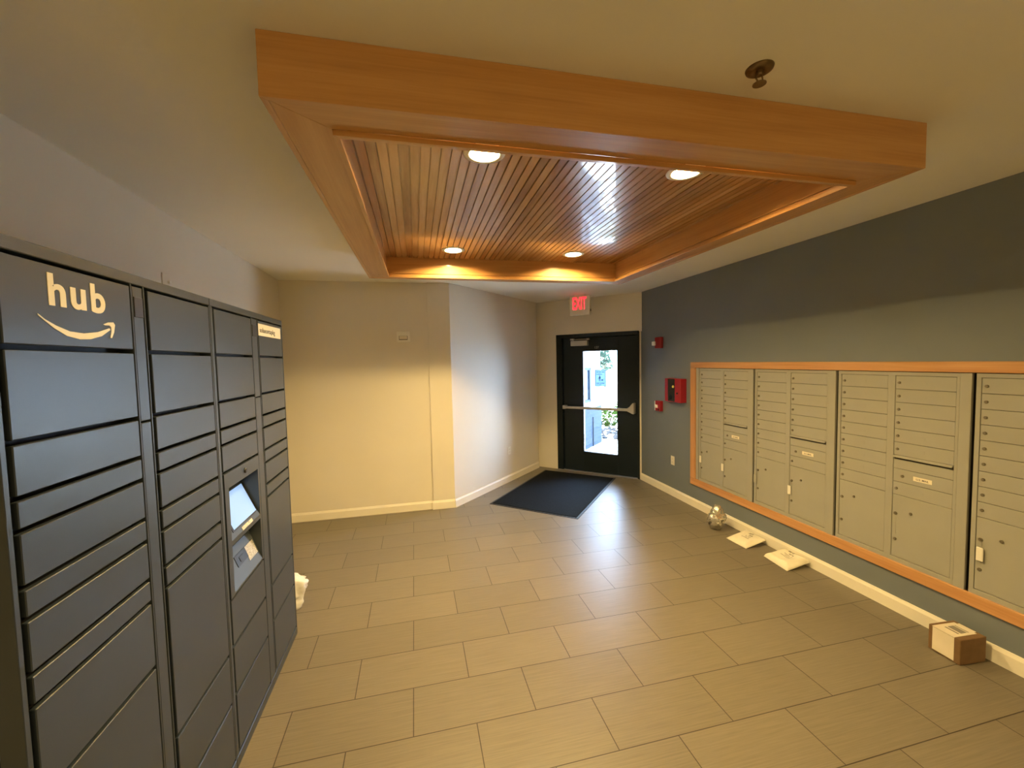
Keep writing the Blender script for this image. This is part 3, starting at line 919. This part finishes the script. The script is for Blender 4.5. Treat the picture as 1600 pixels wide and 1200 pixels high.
b = bmesh.new(); lathe(b, [(0, .004), (.028, .004), (.032, 0), (0, 0)], 24, facing(.130, 1.300, -.0875)); obj('speaker_grille', b, 'conduit', fa)
b = bmesh.new(); lathe(b, [(0, .012), (.010, .012), (.012, 0), (0, 0)], 16, facing(.265, 1.355, -.085)); obj('cabinet_lock', b, 'black', fa)

def outlet(loc, rz, label, mat, w=.075, h=.118):
    o = thing('wall_outlet', loc, rz, label, 'outlet')
    obj('cover_plate', BX(-w / 2, w / 2, -.006, 0, -h / 2, h / 2, .003, 2), mat, o)
    for z in (-.022, .022):
        s = obj('socket', BX(-.016, .016, -.0085, -.005, z - .014, z + .014, .003), mat, o)
        bm = bmesh.new()
        for x in (-.006, .006): box(bm, x - .0012, x + .0012, -.0090, -.0082, z - .004, z + .006)
        obj('slots', bm, 'ink', s)
    return o
outlet((XR, 4.744, .465), -PI / 2, 'ivory outlet plate low on the slate blue wall', 'ivory')
outlet((1.3147, 6.009, .465), PI / 4, 'white outlet plate low on the angled pale wall', 'white_plastic')

al = thing('wall_alarm', (-.131, YB, 2.110), 0, 'small beige alarm box high on the yellow lit back wall', 'alarm')
obj('housing', BX(-.078, .078, -.040, 0, -.062, .062, .006, 2), 'white_plastic', al)
obj('slot_window', BX(-.052, .046, -.0408, -.0395, -.036, .012), 'ink', al)
obj('slot_cover', BX(-.048, .042, -.0425, -.0400, -.028, .010, .001), 'ivory', al)

wp = thing('wall_plate', (XL, 2.957, 2.312), PI / 2, 'small blank cover plate on the left wall just above the lockers', 'wall plate')
obj('cover_plate', BX(-.040, .040, -.006, 0, -.060, .060, .002), 'wall', wp)
b = bmesh.new(); lathe(b, [(0, .012), (.008, .012), (.010, 0), (0, 0)], 16, facing(.018, .012, -.006)); obj('plate_knob', b, 'white_plastic', wp)

# ---------------------------------------------------------------- floor mat
mat_c = [(.849, 5.115), (1.722, 4.331), (2.873, 5.684), (2.005, 6.455)]
mt = thing('floor_mat', (1.86, 5.40, 0), 0, 'dark charcoal entrance mat lying askew before the door', 'mat')
cx, cy = 1.86, 5.40
def shrink(P, d):
    out = []
    for i, p in enumerate(P):
        a, c = Vector(P[i - 1]) - Vector(p), Vector(P[(i + 1) % 4]) - Vector(p)
        q = Vector(p) + a.normalized() * d + c.normalized() * d; out.append((q.x - cx, q.y - cy))
    return out
b = bmesh.new(); prism(b, shrink(mat_c, 0), 0.0005, .005); obj('rubber_border', b, 'mat_rubber', mt)
b = bmesh.new(); prism(b, shrink(mat_c, .028), .005, .010); obj('mat_pile', b, 'mat_pile', mt)

# ---------------------------------------------------------------- parcels on the floor
bxo = thing('cardboard_box', (2.976, 1.667, 0), math.radians(-4), 'small brown cardboard box with white shipping label on the floor by the wall', 'box')
wB, dB_, hB = .184, .160, .150
carton = obj('carton', BX(0, wB, 0, dB_, .001, hB, .004, 2), 'cardboard', bxo)
carton.rotation_euler = (0, 0, 0)
b = bmesh.new()
box(b, -.0012, .0, .030, dB_ - .022, .010, hB - .004)                      # label on the end, folded over the top
box(b, -.0012, .160, .030, dB_ - .020, hB - .002, hB + .0012)
box(b, .10, .176, .044, dB_ - .034, hB - .001, hB + .0010)
obj('shipping_label', b, 'tape_label', bxo)
b = bmesh.new()
for k, (x0, x1) in enumerate(((.052, .062), (.074, .116), (.124, .130))):
    box(b, x0, x1, .048, dB_ - .045, hB + .0012, hB + .0018)
obj('label_print', b, 'grey_ink', bxo)

def mailer(name, corners, thick, lift, label, seed, wr):
    """flat padded envelope; corners near-left, near-right, far-right, far-left on the floor"""
    r = thing(name, (corners[0][0], corners[0][1], 0), 0, label, 'mailer', 'white mailers on the floor by the wall')
    N = 28
    b = bmesh.new(); T = {}; Bv = {}
    ox, oy = corners[0]
    for i in range(N + 1):
        for j in range(N + 1):
            u_, v_ = i / N, j / N
            p = Vector(corners[0]) * (1 - u_) * (1 - v_) + Vector(corners[1]) * u_ * (1 - v_) + Vector(corners[2]) * u_ * v_ + Vector(corners[3]) * (1 - u_) * v_
            e = min(u_, 1 - u_, v_, 1 - v_) * 2
            puff = min(1, e / .35) ** .6
            w = noise.noise(Vector((p.x * 14, p.y * 14, seed))) * wr * (0.35 + .65 * puff)
            base = .002 + lift * u_
            h = max(0, thick * puff * (1 + .25 * noise.noise(Vector((p.x * 7, p.y * 7, seed + 5)))) + w * .9 * puff)
            T[i, j] = b.verts.new((p.x - ox, p.y - oy, base + .0015 + h))
            Bv[i, j] = b.verts.new((p.x - ox, p.y - oy, base + .25 * (h if False else 0)))
    for i in range(N):
        for j in range(N):
            b.faces.new((T[i, j], T[i + 1, j], T[i + 1, j + 1], T[i, j + 1]))
            b.faces.new((Bv[i, j + 1], Bv[i + 1, j + 1], Bv[i + 1, j], Bv[i, j]))
    for k in range(N):
        b.faces.new((T[k, 0], Bv[k, 0], Bv[k + 1, 0], T[k + 1, 0])); b.faces.new((T[k + 1, N], Bv[k + 1, N], Bv[k, N], T[k, N]))
        b.faces.new((T[0, k + 1], Bv[0, k + 1], Bv[0, k], T[0, k])); b.faces.new((T[N, k], Bv[N, k], Bv[N, k + 1], T[N, k + 1]))
    tops = {k: v.co.copy() for k, v in T.items()}
    bmesh.ops.recalc_face_normals(b, faces=b.faces)
    o = obj('pouch', b, 'poly', r, True)
    b = bmesh.new()                                                        # printed marks follow the surface
    random.seed(seed)
    for (i0, i1, j0, j1) in ((12, 13, 9, 19), (14, 15, 9, 16), (16, 17, 9, 18), (18, 20, 10, 15), (21, 24, 12, 18)):
        for i in range(i0, i1):
            for j in range(j0, j1):
                if random.random() < .12: continue
                q = [tops[i, j], tops[i + 1, j], tops[i + 1, j + 1], tops[i, j + 1]]
                c = sum(q, Vector()) / 4
                b.faces.new([b.verts.new(c + (p - c) * .8 + Vector((0, 0, .0012))) for p in q])
    obj('printed_mark', b, 'grey_ink', r)
    return r
mailer('poly_mailer', [(2.945, 3.220), (3.176, 3.224), (3.184, 3.478), (2.938, 3.466)], .020, .050, 'flat white poly mailer on the floor between the foil bag and the padded one', 21, .006)
mailer('poly_mailer', [(2.955, 2.786), (3.182, 2.782), (3.184, 3.030), (2.985, 3.058)], .040, .045, 'puffy white padded mailer on the floor, nearer to the cardboard box', 33, .012)

def crumple(name, loc, rad, seed, amp, label, cat, mat, part, peaks=(), flat=True):
    r = thing(name, loc, 0, label, cat)
    b = bmesh.new(); bmesh.ops.create_icosphere(b, subdivisions=4 if flat else 5, radius=1.0)
    random.seed(seed)
    planes = [(Vector((random.gauss(0, 1), random.gauss(0, 1), random.gauss(0, 1))).normalized(), random.uniform(.52, .88)) for _ in range(44)]
    for v in b.verts:
        d = v.co.normalized(); s = 1.0
        for n, k in planes:                                                # facets like folded film
            c = d.dot(n)
            if c > .01: s = min(s, (k if flat else k + .12) / c)
        rid = abs(noise.noise(d * 2.4 + Vector((seed, 0, 0)))) + .35 * abs(noise.noise(d * 5 + Vector((0, seed, 0))))
        s *= 1 + amp * (rid - .35)
        for pd, pw, ph in peaks:
            c = d.dot(Vector(pd).normalized())
            s += ph * max(0, (c - pw) / (1 - pw)) ** 2
        v.co = Vector((d.x * rad[0] * s, d.y * rad[1] * s, d.z * rad[2] * s))
    lo = min(v.co.z for v in b.verts)
    for v in b.verts:
        z = v.co.z + rad[2] * .72
        v.co.z = max(.001 + .002 * random.random(), z)
    obj(part, b, mat, r, not flat)
    return r
fo = crumple('foil_bag', (3.010, 3.690, 0), (.150, .120, .150), 5, .16, 'crumpled silver foil mailer bag standing against the baseboard', 'bag', 'foil', 'crumpled_film', [((.25, .3, 1), .55, .26), ((-.8, -.7, -.2), .65, .26)])
b = bmesh.new()
for dx, dz in ((-.098, .125), (-.112, .088), (-.070, .150)):
    t = bmesh.new(); bmesh.ops.create_icosphere(t, subdivisions=2, radius=.014)
    add(b, t, Matrix.Translation((dx, -.035, dz)) @ Matrix.Diagonal((1, .8, 1.2, 1)))
obj('dark_print', b, 'ink', fo)
crumple('plastic_bag', (-1.075, 3.36, 0), (.245, .27, .185), 9, .22, 'white plastic parcel bag lying on the floor past the locker end', 'bag', 'poly_white', 'bag_film', [((1, .35, -.45), .93, .10)], False)
